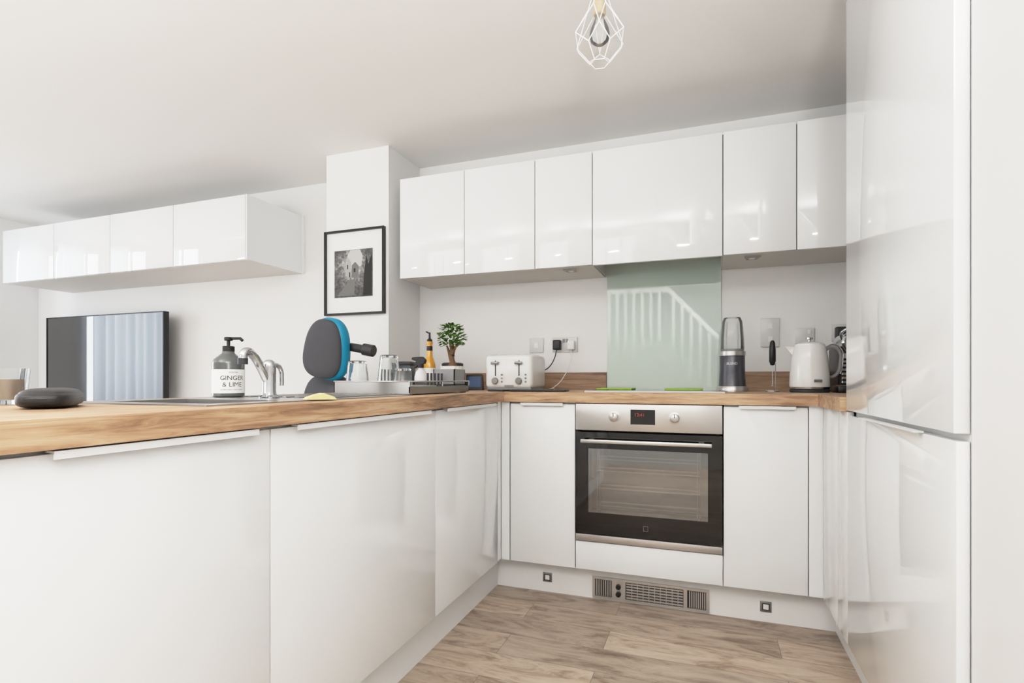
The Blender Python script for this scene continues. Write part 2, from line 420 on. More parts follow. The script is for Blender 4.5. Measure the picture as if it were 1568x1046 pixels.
nt.links.new(tr.outputs[0], mx.inputs[1]); nt.links.new(gl.outputs[0], mx.inputs[2]); nt.links.new(mx.outputs[0], o.inputs[0])
box('window_glass', wx0, wx1, 0.0, 0.003, wz0, wz1, M_ovglass, ov)
M_cav = mat('oven_cavity', (138, 141, 144), 0.4, 0.3)
boxes('cavity', [(wx0, wx1, 0.082, 0.088, wz0, wz1), (wx0-0.01, wx0, 0.03, 0.088, wz0, wz1), (wx1, wx1+0.01, 0.03, 0.088, wz0, wz1)], M_cav, ov)
rk = []
for z in (0.150, 0.225, 0.30, 0.35):
    rk.append([(wx0+0.03, 0.03, z), (wx1-0.03, 0.03, z)])
    rk.append([(wx0+0.03, 0.06, z+0.010), (wx1-0.03, 0.06, z+0.010)])
for x in (wx0+0.03, wx0+0.04, wx1-0.03, wx1-0.04): rk.append([(x, 0.05, wz0), (x, 0.05, wz1)])
wires('racks', rk, 0.0030, M_steel, ov)
box('handle_bar', 0.03, 0.555, -0.047, -0.033, 0.427, 0.443, M_steel, ov, 0.004)
boxes('handle_posts', [(0.06, 0.08, -0.035, -0.001, 0.428, 0.442), (0.505, 0.525, -0.035, -0.001, 0.428, 0.442)], M_steel, ov)
box('bottom_trim', 0, OW, -0.002, 0.03, 0.0, 0.029, M_steel, ov, 0.001)
wires('logo_square', [[(0.288, -0.003, 0.065), (0.306, -0.003, 0.065), (0.306, -0.003, 0.085), (0.288, -0.003, 0.085), (0.288, -0.003, 0.065)]], 0.0007, M_grey, ov)

hob = empty('induction_hob', (-0.22, 2.62, ZT))
box('glass', -0.29, 0.29, -0.25, 0.25, 0.0, 0.006, M_blackg, hob, 0.002)
box('trim', -0.292, 0.292, -0.252, -0.249, 0.0, 0.007, M_steel, hob)
for x in (-0.42, -0.10):
    box('silicone_trivet', x-0.085, x+0.085, 2.60, 2.77, ZT+0.0065, ZT+0.014, M_green, None, 0.002)

# ------------------------------------------------------------------ wall cabinets (kitchen)
wc = empty('wall_cabinet')
Z0, Z1 = 1.54, 2.098; YU = 2.625
jx = [-1.622, -1.223, -0.826, -0.529, 0.071, 0.371, 0.771, 1.04]
for i in range(7):
    box('door_%d' % (i+1), jx[i]+0.002, jx[i+1]-0.002, YU, YU+0.019, Z0-0.003 if i == 3 else Z0, Z1, M_gloss, wc, 0.001)
for i in range(7):
    z0 = Z0+0.012 if i != 3 else 1.66
    box('carcass_%d' % (i+1), jx[i], jx[i+1], YU+0.021, YW-0.001, z0, Z1-0.002, M_carc, wc)
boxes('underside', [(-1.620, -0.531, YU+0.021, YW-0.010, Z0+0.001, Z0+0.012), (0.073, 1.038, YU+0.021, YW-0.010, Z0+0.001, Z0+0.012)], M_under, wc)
boxes('joint_shadow', [(x-0.004, x+0.004, YU+0.019, YU+0.021, Z0+0.002, Z1-0.003) for x in jx[1:-1]], M_gap, wc)
box('end_panel', -1.623, -1.6215, YU+0.02, YW-0.001, Z0, Z1, M_gloss, wc)
box('extractor_hood', -0.527, 0.069, YU+0.05, YW-0.012, 1.645, 1.659, M_steel, wc)
for x in (-0.66, 0.20):
    prism('under_light', [(x-0.035, YU+0.07), (x+0.035, YU+0.07), (x+0.022, YU+0.13), (x-0.022, YU+0.13)], Z0-0.006, Z0+0.001, M_dsteel, wc, 'XY')
    cyl('under_lens', 0.014, -0.0015, 0, M_white, wc, (x, YU+0.1, Z0-0.006), 'Z', 20)

lc = empty('wall_cabinet.001')
jl = [-5.028, -4.433, -3.838, -3.242, -2.636]
for i in range(4):
    box('door_%d' % (i+1), jl[i]+0.003, jl[i+1]-0.003, 2.518, 2.537, 1.705, 2.10, M_gloss, lc, 0.001)
boxes('joint_shadow', [(x-0.006, x+0.006, 2.537, 2.539, 1.708, 2.097) for x in jl[1:-1]], M_gap, lc)
box('carcass', jl[0], -2.636, 2.539, YW-0.001, 1.712, 2.098, M_carc, lc)
box('end_panel', -2.6345, -2.624, 2.518, YW-0.012, 1.705, 2.10, M_gloss, lc)
box('scribe', -2.624, -2.606, YW-0.015, YW-0.001, 1.705, 2.10, M_gloss, lc)
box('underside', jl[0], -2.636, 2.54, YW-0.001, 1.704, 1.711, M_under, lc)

# ------------------------------------------------------------------ TV
tv = empty('television', (-4.43, 2.85, 0.73))
box('housing', -0.67, 0.67, 0.0, 0.04, 0, 0.75, M_black, tv, 0.004)
M_tv = mat('tv_screen', (14, 15, 18), 0.03, spec=1.0, coat=1.0)
box('screen', -0.66, 0.66, -0.002, 0.0, 0.012, 0.742, M_tv, tv)
boxes('bezel', [(-0.67, 0.67, -0.006, 0, 0.742, 0.75), (-0.67, 0.67, -0.006, 0, 0, 0.012), (-0.67, -0.66, -0.006, 0, 0.012, 0.742), (0.66, 0.67, -0.006, 0, 0.012, 0.742)], M_black, tv)
box('neck', -0.1, 0.1, 0.01, 0.035, -0.2, 0.0, M_black, tv)
box('foot', -0.3, 0.3, -0.13, 0.12, -0.2225, -0.2, M_black, tv, 0.003)
sb = empty('media_sideboard', (-4.43, 2.75, 0))
boxes('body', [(-0.8, 0.8, -0.22, 0.22, 0.10, 0.505)], M_carc, sb, 0.003)
boxes('doors', [(-0.79, -0.27, -0.238, -0.222, 0.12, 0.49), (-0.26, 0.26, -0.238, -0.222, 0.12, 0.49), (0.27, 0.79, -0.238, -0.222, 0.12, 0.49)], M_gloss, sb)
boxes('legs', [(x, x+0.04, y, y+0.04, 0, 0.10) for x in (-0.76, 0.72) for y in (-0.2, 0.16)], M_black, sb)

# ------------------------------------------------------------------ framed picture
pf = empty('framed_photograph', (-1.932, 2.643, 1.60))
fw, fh = 0.207, 0.249
boxes('frame', [(-fw, fw, -0.022, 0, fh-0.012, fh), (-fw, fw, -0.022, 0, -fh, -fh+0.012), (-fw, -fw+0.012, -0.022, 0, -fh+0.012, fh-0.012), (fw-0.012, fw, -0.022, 0, -fh+0.012, fh-0.012)], M_black, pf)
box('mat_board', -fw+0.011, fw-0.011, -0.008, -0.002, -fh+0.011, fh-0.011, M_paper, pf)
M_photo = bpy.data.materials.new('bw_photo_print'); M_photo.use_nodes = True
nt = M_photo.node_tree; b = nt.nodes['Principled BSDF']; b.inputs['Roughness'].default_value = 0.4
L = nt.links
tc = nt.nodes.new('ShaderNodeTexCoord')
n = nt.nodes.new('ShaderNodeTexNoise'); n.inputs['Scale'].default_value = 42; n.inputs['Detail'].default_value = 9; n.inputs['Roughness'].default_value = 0.78
L.new(tc.outputs['Object'], n.inputs['Vector'])
mp = nt.nodes.new('ShaderNodeMapping'); mp.inputs['Location'].default_value = (0.1, 0, -0.25); mp.inputs['Scale'].default_value = (7.0, 1, 6.5)
L.new(tc.outputs['Object'], mp.inputs['Vector'])
gr = nt.nodes.new('ShaderNodeTexGradient'); gr.gradient_type = 'SPHERICAL'; L.new(mp.outputs['Vector'], gr.inputs['Vector'])
ma = nt.nodes.new('ShaderNodeMath'); ma.operation = 'MULTIPLY_ADD'; L.new(gr.outputs['Fac'], ma.inputs[0]); ma.inputs[1].default_value = 0.30; L.new(n.outputs['Fac'], ma.inputs[2])
r = nt.nodes.new('ShaderNodeValToRGB'); r.color_ramp.elements[0].position = 0.40; r.color_ramp.elements[0].color = (0.02, 0.02, 0.02, 1)
r.color_ramp.elements[1].position = 0.82; r.color_ramp.elements[1].color = (0.55, 0.55, 0.55, 1)
e_ = r.color_ramp.elements.new(0.60); e_.color = (0.12, 0.12, 0.12, 1)
L.new(ma.outputs[0], r.inputs['Fac']); L.new(r.outputs['Color'], b.inputs['Base Color'])
box('print', -0.140, 0.125, -0.0095, -0.008, -0.145, 0.132, M_photo, pf)
M_ps = mat('photo_sky_grey', (190, 190, 190), 0.5); M_pl = mat('photo_light_grey', (165, 165, 165), 0.5); M_pm = mat('photo_mid_grey', (110, 110, 110), 0.5); M_pd = mat('photo_dark', (22, 22, 22), 0.5)
def flat(name, pts, m, y):
    bm = bmesh.new(); bm.faces.new([bm.verts.new((p[0], y, p[1])) for p in pts]); return finish(name, bm, m, pf)
flat('sky', [(-0.018, 0.04), (0.012, 0.03), (0.045, 0.03), (0.058, 0.09), (0.04, 0.128), (-0.03, 0.130), (-0.05, 0.095), (-0.03, 0.07)], M_ps, -0.0097)
flat('house', [(-0.060, -0.02), (-0.022, -0.03), (-0.022, 0.06), (-0.040, 0.085), (-0.060, 0.065)], M_pl, -0.0100)
flat('house_window', [(-0.050, 0.02), (-0.043, 0.02), (-0.043, 0.045), (-0.050, 0.045)], M_pd, -0.0103)
flat('house_door', [(-0.036, -0.026), (-0.028, -0.028), (-0.028, 0.0), (-0.036, 0.002)], M_pd, -0.0103)
flat('house_2', [(-0.018, -0.03), (0.030, -0.032), (0.030, 0.035), (0.006, 0.060), (-0.018, 0.04)], M_pm, -0.0100)
flat('house_2_window', [(-0.004, 0.0), (0.008, 0.0), (0.008, 0.022), (-0.004, 0.022)], M_pd, -0.0103)
flat('road', [(-0.12, -0.135), (0.0, -0.135), (0.005, -0.045), (-0.030, -0.04)], M_pm, -0.0097)
flat('tree', [(0.060, -0.14), (0.12, -0.14), (0.12, 0.10), (0.095, 0.04), (0.085, 0.10), (0.068, 0.0)], M_pd, -0.0100)

# ------------------------------------------------------------------ pendant lamp
pl = empty('pendant_lamp', (-0.299, 1.593, 0))
M_wire = mat('white_wire', (245, 245, 245), 0.4)
zt, z1_, z2, z3 = 2.12, 2.075, 1.988, 1.912
def ring(r, z, off): return [Vector((r*math.cos(math.radians(60*i+off)), r*math.sin(math.radians(60*i+off)), z)) for i in range(6)]
A = ring(0.020, zt, 10); B = ring(0.034, z1_, 10); C = ring(0.080, z2, 40); D = ring(0.062, z2-0.037, 10); E = ring(0.028, z3, 10)
ed = []
for i in range(6):
    j = (i+1) % 6
    ed += [[A[i], A[j]], [A[i], B[i]], [B[i], C[i]], [B[i], C[i-1]], [C[i], D[j]], [C[i], D[i]], [D[i], E[i]], [E[i], E[j]]]
wires('cage', [[tuple(p) for p in e] for e in ed], 0.0014, M_wire, pl)
M_beige = mat('bulb_holder', (190, 172, 145), 0.4)
cyl('lamp_holder', 0.018, 2.055, 2.125, M_beige, pl, bev=0.003)
lathe('bulb', [(0.013, 2.055), (0.014, 2.045), (0.027, 2.015), (0.03, 1.998), (0.026, 1.98), (0.012, 1.969), (0, 1.966)], M_cup, pl)
wires('filament', [[(-0.008, 0, 2.05), (-0.01, 0, 2.0), (0, 0, 2.02), (0.01, 0, 2.0), (0.008, 0, 2.05)]], 0.0006, M_beige, pl)
wires('cord', [[(0, 0, 2.12), (0, 0, CZ-0.01)]], 0.0035, M_white, pl)
lathe('ceiling_rose', [(0, CZ-0.03), (0.03, CZ-0.028), (0.05, CZ-0.012), (0.052, CZ), (0, CZ)], M_white, pl)

# ------------------------------------------------------------------ sink + tap
sk = empty('stainless_sink', (0, 0, 0))
a0 = SY0+0.005
boxes('rim', [(-1.39, -0.95, 0.81, a0+0.005, ZT, ZT+0.003), (-1.39, -0.95, 1.07, 1.62, ZT, ZT+0.003), (-1.39, -1.33, a0+0.005, 1.07, ZT, ZT+0.003), (-1.01, -0.95, a0+0.005, 1.07, ZT, ZT+0.003)], M_sink, sk)
boxes('bowl', [(-1.335, -1.331, a0, 1.075, 0.765, ZT), (-1.009, -1.005, a0, 1.075, 0.765, ZT), (-1.331, -1.009, a0, a0+0.004, 0.765, ZT), (-1.331, -1.009, 1.071, 1.075, 0.765, ZT), (-1.335, -1.005, a0, 1.075, 0.761, 0.765)], M_sink, sk)
boxes('drainer_ridges', [(-1.34+i*0.045, -1.325+i*0.045, 1.24, 1.60, ZT+0.003, ZT+0.006) for i in range(8)], M_sink, sk, 0.001)
cyl('waste', 0.035, 0.765, 0.768, M_chrome, sk, (-1.17, 0.97, 0))
tp = empty('mixer_tap', (-1.135, 1.165, ZT+0.003))
lathe('body', [(0, 0), (0.027, 0), (0.027, 0.005), (0.020, 0.010), (0.018, 0.02), (0.018, 0.085), (0.019, 0.09), (0.016, 0.100), (0.009, 0.106), (0, 0.108)], M_chrome, tp)
wires('spout', [[(0, -0.005, 0.045), (0, -0.030, 0.085), (0, -0.055, 0.116), (0, -0.074, 0.126), (0, -0.086, 0.120), (0, -0.089, 0.106)]], 0.0115, M_chrome, tp, True)
cyl('nozzle', 0.0125, 0.092, 0.108, M_dgrey, tp, (0, -0.089, 0))
wires('lever', [[(0, 0.010, 0.088), (0, 0.030, 0.092), (0, 0.043, 0.080), (0, 0.046, 0.055), (0, 0.046, 0.035)]], 0.0065, M_chrome, tp, True)

M_yel = mat('yellow_sponge', (222, 210, 150), 0.9, bump=0.5, bscale=300)
prism('sponge_cloth', [(-0.035, 0.0), (0.04, 0.0), (0.035, 0.006), (0.008, 0.016), (-0.01, 0.012), (-0.03, 0.005)], -0.02, 0.03, M_yel, empty('yellow_cleaning_cloth', (-0.945, 1.14, ZT+0.004), 0.9))

# ------------------------------------------------------------------ soap bottle
sp = empty('hand_soap_bottle', (-1.345, 1.222, ZT+0.0035), 0)
M_liq = mat('tinted_bottle', (78, 82, 82), 0.08, coat=0.6)
lathe('bottle', [(0, 0), (0.040, 0), (0.044, 0.004), (0.044, 0.100), (0.040, 0.112), (0.026, 0.124), (0.018, 0.130), (0.016, 0.138), (0, 0.138)], M_liq, sp, 48)
lathe('label', [(0.0442, 0.012), (0.0447, 0.012), (0.0447, 0.082), (0.0442, 0.082)], M_paper, sp, 48)
cyl('collar', 0.017, 0.134, 0.152, M_black, sp, bev=0.002)
cyl('stem', 0.005, 0.15, 0.172, M_black, sp)
cyl('pump_head', 0.012, 0.168, 0.179, M_black, sp, bev=0.002)
wires('pump_nozzle', [[(0, 0, 0.175), (0.033, 0.012, 0.175), (0.040, 0.0145, 0.168)]], 0.0045, M_black, sp)
cam_ang = math.atan2(-1.222, 1.345)
M_ink = mat('black_ink', (20, 20, 20), 0.6)
for txt, sz, z, da in (('GINGER', 0.019, 0.056, 0.25), ('& LIME', 0.019, 0.037, 0.25), ('ANTIBACTERIAL HAND WASH', 0.0045, 0.022, 0.2), ('SCENTED', 0.006, 0.073, 0.3)):
    text_mesh('label_text', txt, sz, M_ink, sp, wrapR=0.0451, ang=cam_ang+da, z=z)

# ------------------------------------------------------------------ black case & tumbler (near left)
gc = empty('glasses_case', (-1.222, 0.690, ZT), math.radians(-38))
M_case = mat('case_leatherette', (28, 28, 30), 0.4, bump=0.3, bscale=500)
ellipsoid('lower_shell', 0.115, 0.045, 0.017, M_case, gc, (-0.01, 0, 0.017), 3.6)
ellipsoid('upper_shell', 0.108, 0.043, 0.017, M_case, gc, (-0.01, 0, 0.0215), 3.2)
wires('seam', [[(-0.01+0.1145*math.copysign(abs(math.cos(a))**0.6, math.cos(a)), 0.0445*math.copysign(abs(math.sin(a))**0.6, math.sin(a)), 0.0195) for a in [2*math.pi*i/60 for i in range(61)]]], 0.0012, M_dgrey, gc)

def tumbler(name, loc, r0, r1, h, inverted=False, m=None, par=None):
    e = par or empty(name, loc)
    t = 0.0022
    pr = [(0, 0), (r0*0.9, 0), (r0, 0.003), (r1, h), (r1-t, h), (r0-t, 0.010), (0, 0.009)]
    if inverted: pr = [(r, h-z) for r, z in pr]
    lathe('glass_body', pr, m or M_glass, e, 40)
    return e
e = tumbler('glass_tumbler', (-1.440, 0.732, ZT+0.0005), 0.030, 0.036, 0.079)
cyl('tea_liquid', 0.0270, 0.011, 0.055, mat('pale_tea', (165, 148, 132), 0.1), e)

# ------------------------------------------------------------------ dish rack
dr = empty('dish_rack', (-1.14, 1.90, ZT))
hx, hy = 0.16, 0.25
boxes('tray', [(-hx, hx, -hy, hy, 0.004, 0.008), (-hx, -hx+0.003, -hy, hy, 0.008, 0.048), (hx-0.003, hx, -hy, hy, 0.008, 0.030), (-hx, hx, -hy, -hy+0.003, 0.008, 0.048), (-hx, hx, hy-0.003, hy, 0.008, 0.048)], M_tray, dr)
wires('rim_wire', [[(-hx, -hy, 0.049), (hx, -hy, 0.049), (hx, hy, 0.049), (-hx, hy, 0.049), (-hx, -hy, 0.049)], [(hx, -hy, 0.03), (hx, -hy, 0.049)], [(hx, 0, 0.03), (hx, 0, 0.049)], [(hx, hy, 0.03), (hx, hy, 0.049)]], 0.0028, M_chrome, dr)
boxes('feet', [(x, x+0.02, y, y+0.02, 0, 0.005) for x in (-hx+0.01, hx-0.03) for y in (-hy+0.01, hy-0.03)], M_black, dr)
rr = []
for i in range(9):
    y = -0.01+i*0.030
    rr.append([(-0.12, y, 0.012), (-0.12, y, 0.10)]); rr.append([(0.10, y, 0.012), (0.10, y, 0.082)]); rr.append([(-0.13, y, 0.012), (0.13, y, 0.012)])
wires('tines', rr, 0.0045, M_dgrey, dr)
boxes('black_liner', [(-0.145, 0.152, -0.03, 0.24, 0.009, 0.034)], M_black, dr, 0.004)
boxes('glass_shelf', [(-0.155, 0.155, -0.245, -0.04, 0.030, 0.034)], M_steel, dr)
boxes('cutlery_cup', [(0.05, 0.054, 0.13, 0.235, 0.03, 0.10), (0.145, 0.149, 0.13, 0.235, 0.03, 0.10), (0.05, 0.149, 0.13, 0.134, 0.03, 0.10), (0.05, 0.149, 0.231, 0.235, 0.03, 0.10), (0.05, 0.149, 0.13, 0.235, 0.034, 0.037)], M_grey, dr)
tumbler('drinking_glass', (-1.245, 1.715, ZT+0.0345), 0.034, 0.043, 0.092, True)
tumbler('drinking_glass.001', (-1.160, 1.80, ZT+0.0345), 0.034, 0.046, 0.116, True)
tumbler('drinking_glass.002', (-1.050, 1.720, ZT+0.0345), 0.030, 0.036, 0.062, True)

# ------------------------------------------------------------------ bonsai
bo = empty('potted_ficus_bonsai', (-1.235, 2.50, ZT))
M_leaf = mat('leaf_green', (66, 108, 36), 0.45); M_leaf2 = mat('leaf_green_light', (104, 142, 58), 0.45)
M_bark = mat('bark', (112, 86, 62), 0.8, bump=0.6, bscale=120)
bm = bmesh.new(); segs = 36; prof = [(0.046, 0), (0.060, 0.125), (0.056, 0.125), (0.050, 0.110), (0, 0.110)]
rings = []
for r, z in [(0.0, 0)]+prof:
    if r == 0: rings.append([bm.verts.new((0, 0, z))]); continue
    rings.append([bm.verts.new(((r+(0.002 if (i % 2) else 0))*math.cos(2*math.pi*i/segs), (r+(0.002 if (i % 2) else 0))*math.sin(2*math.pi*i/segs), z)) for i in range(segs)])
for a, b_ in zip(rings[:-1], rings[1:]):
    for i in range(segs):
        j = (i+1) % segs
        if len(a) == 1: bm.faces.new((a[0], b_[i], b_[j]))
        elif len(b_) == 1: bm.faces.new((a[i], a[j], b_[0]))
        else: bm.faces.new((a[i], a[j], b_[j], b_[i]))
finish('ribbed_pot', bm, M_cer, bo)
cyl('soil', 0.05, 0.105, 0.113, mat('soil', (60, 45, 35), 0.9), bo)
def skin_tree(name, verts, edges, radii, m, par):
    me = bpy.data.meshes.new(name); me.from_pydata(verts, edges, []); me.materials.append(m)
    ob = bpy.data.objects.new(name, me); COL.objects.link(ob); ob.parent = par
    ob.modifiers.new('skin', 'SKIN')
    for v, r in zip(me.skin_vertices[0].data, radii): v.radius = (r, r)
    me.skin_vertices[0].data[0].use_root = True
    ob.modifiers.new('sub', 'SUBSURF').levels = 2
    ob.modifiers['sub'].render_levels = 2
    return ob
tv_ = [(0, 0, 0.105), (0.008, 0, 0.135), (-0.004, 0.002, 0.165), (0.003, 0, 0.195), (0.005, 0, 0.255), (-0.035, 0.01, 0.235), (0.04, -0.01, 0.245), (0.0, -0.03, 0.25), (-0.025, -0.004, 0.107), (0.028, 0.004, 0.107)]
te_ = [(0, 1), (1, 2), (2, 3), (3, 4), (2, 5), (3, 6), (3, 7), (1, 8), (1, 9)]
skin_tree('trunk', tv_, te_, [0.018, 0.017, 0.013, 0.009, 0.004, 0.004, 0.004, 0.004, 0.006, 0.006], M_bark, bo)
bm = bmesh.new()
for k in range(260):
    th = random.uniform(0, 2*math.pi); ph = random.uniform(-0.6, 1.0)
    rr_ = 0.060*random.uniform(0.45, 1.0)
    c = Vector((rr_*math.cos(th)*math.sqrt(max(0.05, 1-ph*ph*0.8)), rr_*math.sin(th)*math.sqrt(max(0.05, 1-ph*ph*0.8)), 0.268+0.070*ph))
    L_ = random.uniform(0.022, 0.034); w_ = L_*0.28
    dirv = Vector((math.cos(th), math.sin(th), random.uniform(-0.5, 0.9))).normalized()
    side = dirv.cross(Vector((random.uniform(-.4, .4), random.uniform(-.4, .4), 1))).normalized(); up = side.cross(dirv)
    p = [c, c+dirv*L_*0.35+side*w_+up*0.002, c+dirv*L_*0.7+side*w_*0.8, c+dirv*L_, c+dirv*L_*0.7-side*w_*0.8, c+dirv*L_*0.35-side*w_+up*0.002]
    f = bm.faces.new([bm.verts.new(q) for q in p]); f.material_index = random.choice([0, 0, 1])
finish('foliage', bm, [M_leaf, M_leaf2], bo)

# ------------------------------------------------------------------ bottles near the plant
am = empty('amber_syrup_bottle', (-1.43, 2.62, ZT))
M_amber = mat('amber_liquid', (225, 160, 50), 0.1, coat=0.5)
lathe('bottle', [(0, 0), (0.030, 0), (0.032, 0.004), (0.032, 0.14), (0.022, 0.17), (0.016, 0.185), (0.015, 0.25), (0.017, 0.252), (0.017, 0.265), (0, 0.265)], M_amber, am)
lathe('paper_label', [(0.0322, 0.04), (0.0326, 0.04), (0.0326, 0.12), (0.0322, 0.12)], M_paper, am)
lathe('neck_label', [(0.0162, 0.215), (0.0166, 0.215), (0.0164, 0.240), (0.016, 0.240)], M_black, am)
lathe('pourer', [(0, 0.265), (0.015, 0.265), (0.015, 0.275), (0.006, 0.282), (0.005, 0.315), (0, 0.316)], M_black, am)
wires('pourer_tip', [[(0, 0, 0.310), (-0.02, -0.004, 0.320)]], 0.004, M_black, am)
spb = empty('trigger_spray_bottle', (-1.36, 2.40, ZT))
lathe('bottle', [(0, 0), (0.030, 0), (0.032, 0.004), (0.032, 0.07), (0.026, 0.095), (0.013, 0.108), (0.012, 0.12), (0, 0.12)], M_white, spb)
cyl('collar', 0.015, 0.115, 0.135, M_black, spb)
prism('trigger_head', [(0.022, 0.135), (0.03, 0.155), (0.012, 0.172), (-0.045, 0.170), (-0.050, 0.158), (-0.020, 0.150), (-0.035, 0.118), (-0.030, 0.112), (-0.008, 0.135)], -0.011, 0.011, M_black, spb, 'XZ', 0.002)
cn = empty('storage_canister', (-1.33, 2.70, ZT))
lathe('jar', [(0, 0), (0.055, 0), (0.058, 0.004), (0.058, 0.13), (0, 0.13)], M_cer, cn)
lathe('lid', [(0, 0.15), (0.05, 0.15), (0.06, 0.145), (0.06, 0.128), (0, 0.128)], M_dgrey, cn)
tc_ = empty('dark_tea_caddy', (-1.56, 2.58, ZT), 0.2)
box('tin', -0.045, 0.045, -0.045, 0.045, 0, 0.135, mat('dark_blue_grey', (52, 66, 74), 0.4), tc_, 0.004)
box('tin_lid', -0.047, 0.047, -0.047, 0.047, 0.135, 0.155, M_dgrey, tc_, 0.004)

sd = empty('smart_display', (-1.155, 2.60, ZT), math.radians(12))
prism('housing', [(0, 0), (0.06, 0), (0.03, 0.08), (0.014, 0.085), (0.006, 0.08)], -0.044, 0.044, M_black, sd, 'YZ', 0.002)
M_blue = mat('display_blue', (40, 60, 90), 0.1, emit=(50, 80, 130), estr=0.2)
bx = box('display', -0.036, 0.036, -0.001, 0.0, -0.028, 0.028, M_blue, sd); bx.location = (0, 0.002, 0.044); bx.rotation_euler = (math.radians(-4.5), 0, 0)

# ------------------------------------------------------------------ toaster
to = empty('four_slice_toaster', (-0.963, 2.60, ZT))
boxes('body', [(-0.13, 0.13, 0, 0.25, 0.012, 0.185)], M_cer, to, 0.022, 5)
box('base', -0.122, 0.122, 0.008, 0.242, 0.004, 0.02, M_grey, to, 0.003)
boxes('feet', [(x, x+0.02, y, y+0.02, 0, 0.006) for x in (-0.11, 0.09) for y in (0.02, 0.21)], M_black, to)
boxes('bread_slots', [(-0.105+a, -0.075+a, 0.04, 0.21, 0.1845, 0.1865) for a in (0, 0.05, 0.13, 0.18)], M_dgrey, to)
for x in (-0.07, 0.06):
    box('lever_slit', x-0.003, x+0.003, -0.001, 0.001, 0.075, 0.155, M_dgrey, to)
    box('lever', x-0.020, x+0.020, -0.020, -0.002, 0.135, 0.149, M_dsteel, to, 0.003)
    cyl('dial', 0.017, 0, 0.014, M_dsteel, to, (x, 0, 0.050), 'Y', 28, 0.002)
    for k in range(3):
        cyl('button', 0.005, 0, 0.004, M_grey, to, (x+0.036, 0, 0.045+k*0.018), 'Y', 16)
box('badge', -0.02, 0.03, -0.0008, 0.001, 0.020, 0.028, M_grey, to)

tb = empty('black_tablet', (-0.74, 2.43, ZT), math.radians(5))
box('slab', -0.13, 0.13, -0.07, 0.07, 0, 0.010, M_black, tb, 0.003)
box('screen', -0.12, 0.12, -0.06, 0.06, 0.0100, 0.0108, M_blackg, tb)
ph = empty('smartphone', (-0.93, 2.40, ZT), math.radians(70))
box('body', -0.035, 0.035, -0.05, 0.05, 0, 0.008, M_black, ph, 0.003)
box('phone_screen', -0.032, 0.032, -0.047, 0.047, 0.008, 0.0085, M_blackg, ph)

# ------------------------------------------------------------------ sockets
M_plate = mat('socket_plate', (214, 214, 213), 0.3)
def plate(name, x0, x1, zc, h=0.086, par=None):
    e = empty(name, ((x0+x1)/2, YW, zc)); w = (x1-x0)/2
    box('plate', -w, w, -0.010, 0, -h/2, h/2, M_plate, e, 0.002)
    return e, w
e, w = plate('fused_spur_switch', -0.975, -0.889, 1.172)
box('rocker', -0.012, 0.012, -0.013, -0.009, -0.015, 0.015, M_white, e, 0.001)
e, w = plate('double_wall_socket', -0.835, -0.689, 1.172)
boxes('rockers', [(-0.012, 0.002, -0.013, -0.009, 0.012, 0.034), (0.006, 0.020, -0.013, -0.009, 0.012, 0.034)], M_grey, e)
boxes('black_plug', [(-0.062, -0.018, -0.048, -0.009, -0.030, 0.026)], M_black, e, 0.006, 3)
boxes('white_plug', [(0.022, 0.062, -0.040, -0.009, -0.030, 0.020)], M_white, e, 0.005, 3)
wires('black_cable', [[(-0.04, -0.04, -0.03), (-0.05, -0.05, -0.08), (-0.08, -0.06, -0.13), (-0.12, -0.08, -0.16), (-0.14, -0.10, -0.20)]], 0.003, M_black, e, True)
wires('white_cable', [[(0.045, -0.035, -0.03), (0.045, -0.05, -0.10), (0.02, -0.10, -0.18), (0.01, -0.25, -0.235), (0.02, -0.42, -0.25), (0.03, -0.50, -0.252)]], 0.0025, M_white, e, True)
e, w = plate('appliance_switch_plate', 0.260, 0.346, 1.21, 0.146)
boxes('rockers', [(-0.01, 0.01, -0.013, -0.009, 0.02, 0.045), (-0.01, 0.01, -0.013, -0.009, -0.045, -0.02)], M_white, e)
e, w = plate('wall_socket', 0.415, 0.501, 1.185)
box('rocker', 0.012, 0.026, -0.013, -0.009, 0.012, 0.034, M_white, e)
e, w = plate('wall_socket.001', 0.575, 0.721, 1.20)
boxes('grey_plug', [(-0.062, -0.018, -0.048, -0.009, -0.030, 0.026)], M_dgrey, e, 0.006, 3)

# ------------------------------------------------------------------ blender
bl = empty('bullet_blender', (0.115, 2.74, ZT))
lathe('base', [(0, 0), (0.064, 0), (0.066, 0.008), (0.060, 0.03), (0.056, 0.10), (0.056, 0.165), (0.048, 0.18), (0, 0.18)], mat('graphite', (84, 84, 90), 0.3, 0.5), bl)
lathe('silver_band', [(0.057, 0.168), (0.060, 0.168), (0.060, 0.188), (0.050, 0.19)], M_steel, bl)
lathe('foot_ring', [(0.066, 0), (0.069, 0), (0.069, 0.016), (0.064, 0.026)], M_steel, bl)
lathe('cup', [(0.048, 0.185), (0.052, 0.195), (0.050, 0.25), (0.044, 0.33), (0.036, 0.348), (0, 0.352)], M_cup, bl)
wires('cup_ribs', [[(0.0525*math.cos(a), 0.0525*math.sin(a), 0.20), (0.0505*math.cos(a), 0.0505*math.sin(a), 0.25), (0.0445*math.cos(a), 0.0445*math.sin(a), 0.325)] for a in [math.radians(60+60*i) for i in range(6)]], 0.0016, M_cup, bl)
lathe('blade_collar', [(0, 0.182), (0.046, 0.182), (0.046, 0.200), (0, 0.203)], M_grey, bl)
text_mesh('badge_text', 'BLEND', 0.016, M_paper, bl, wrapR=0.0567, ang=math.radians(-93), z=0.13)

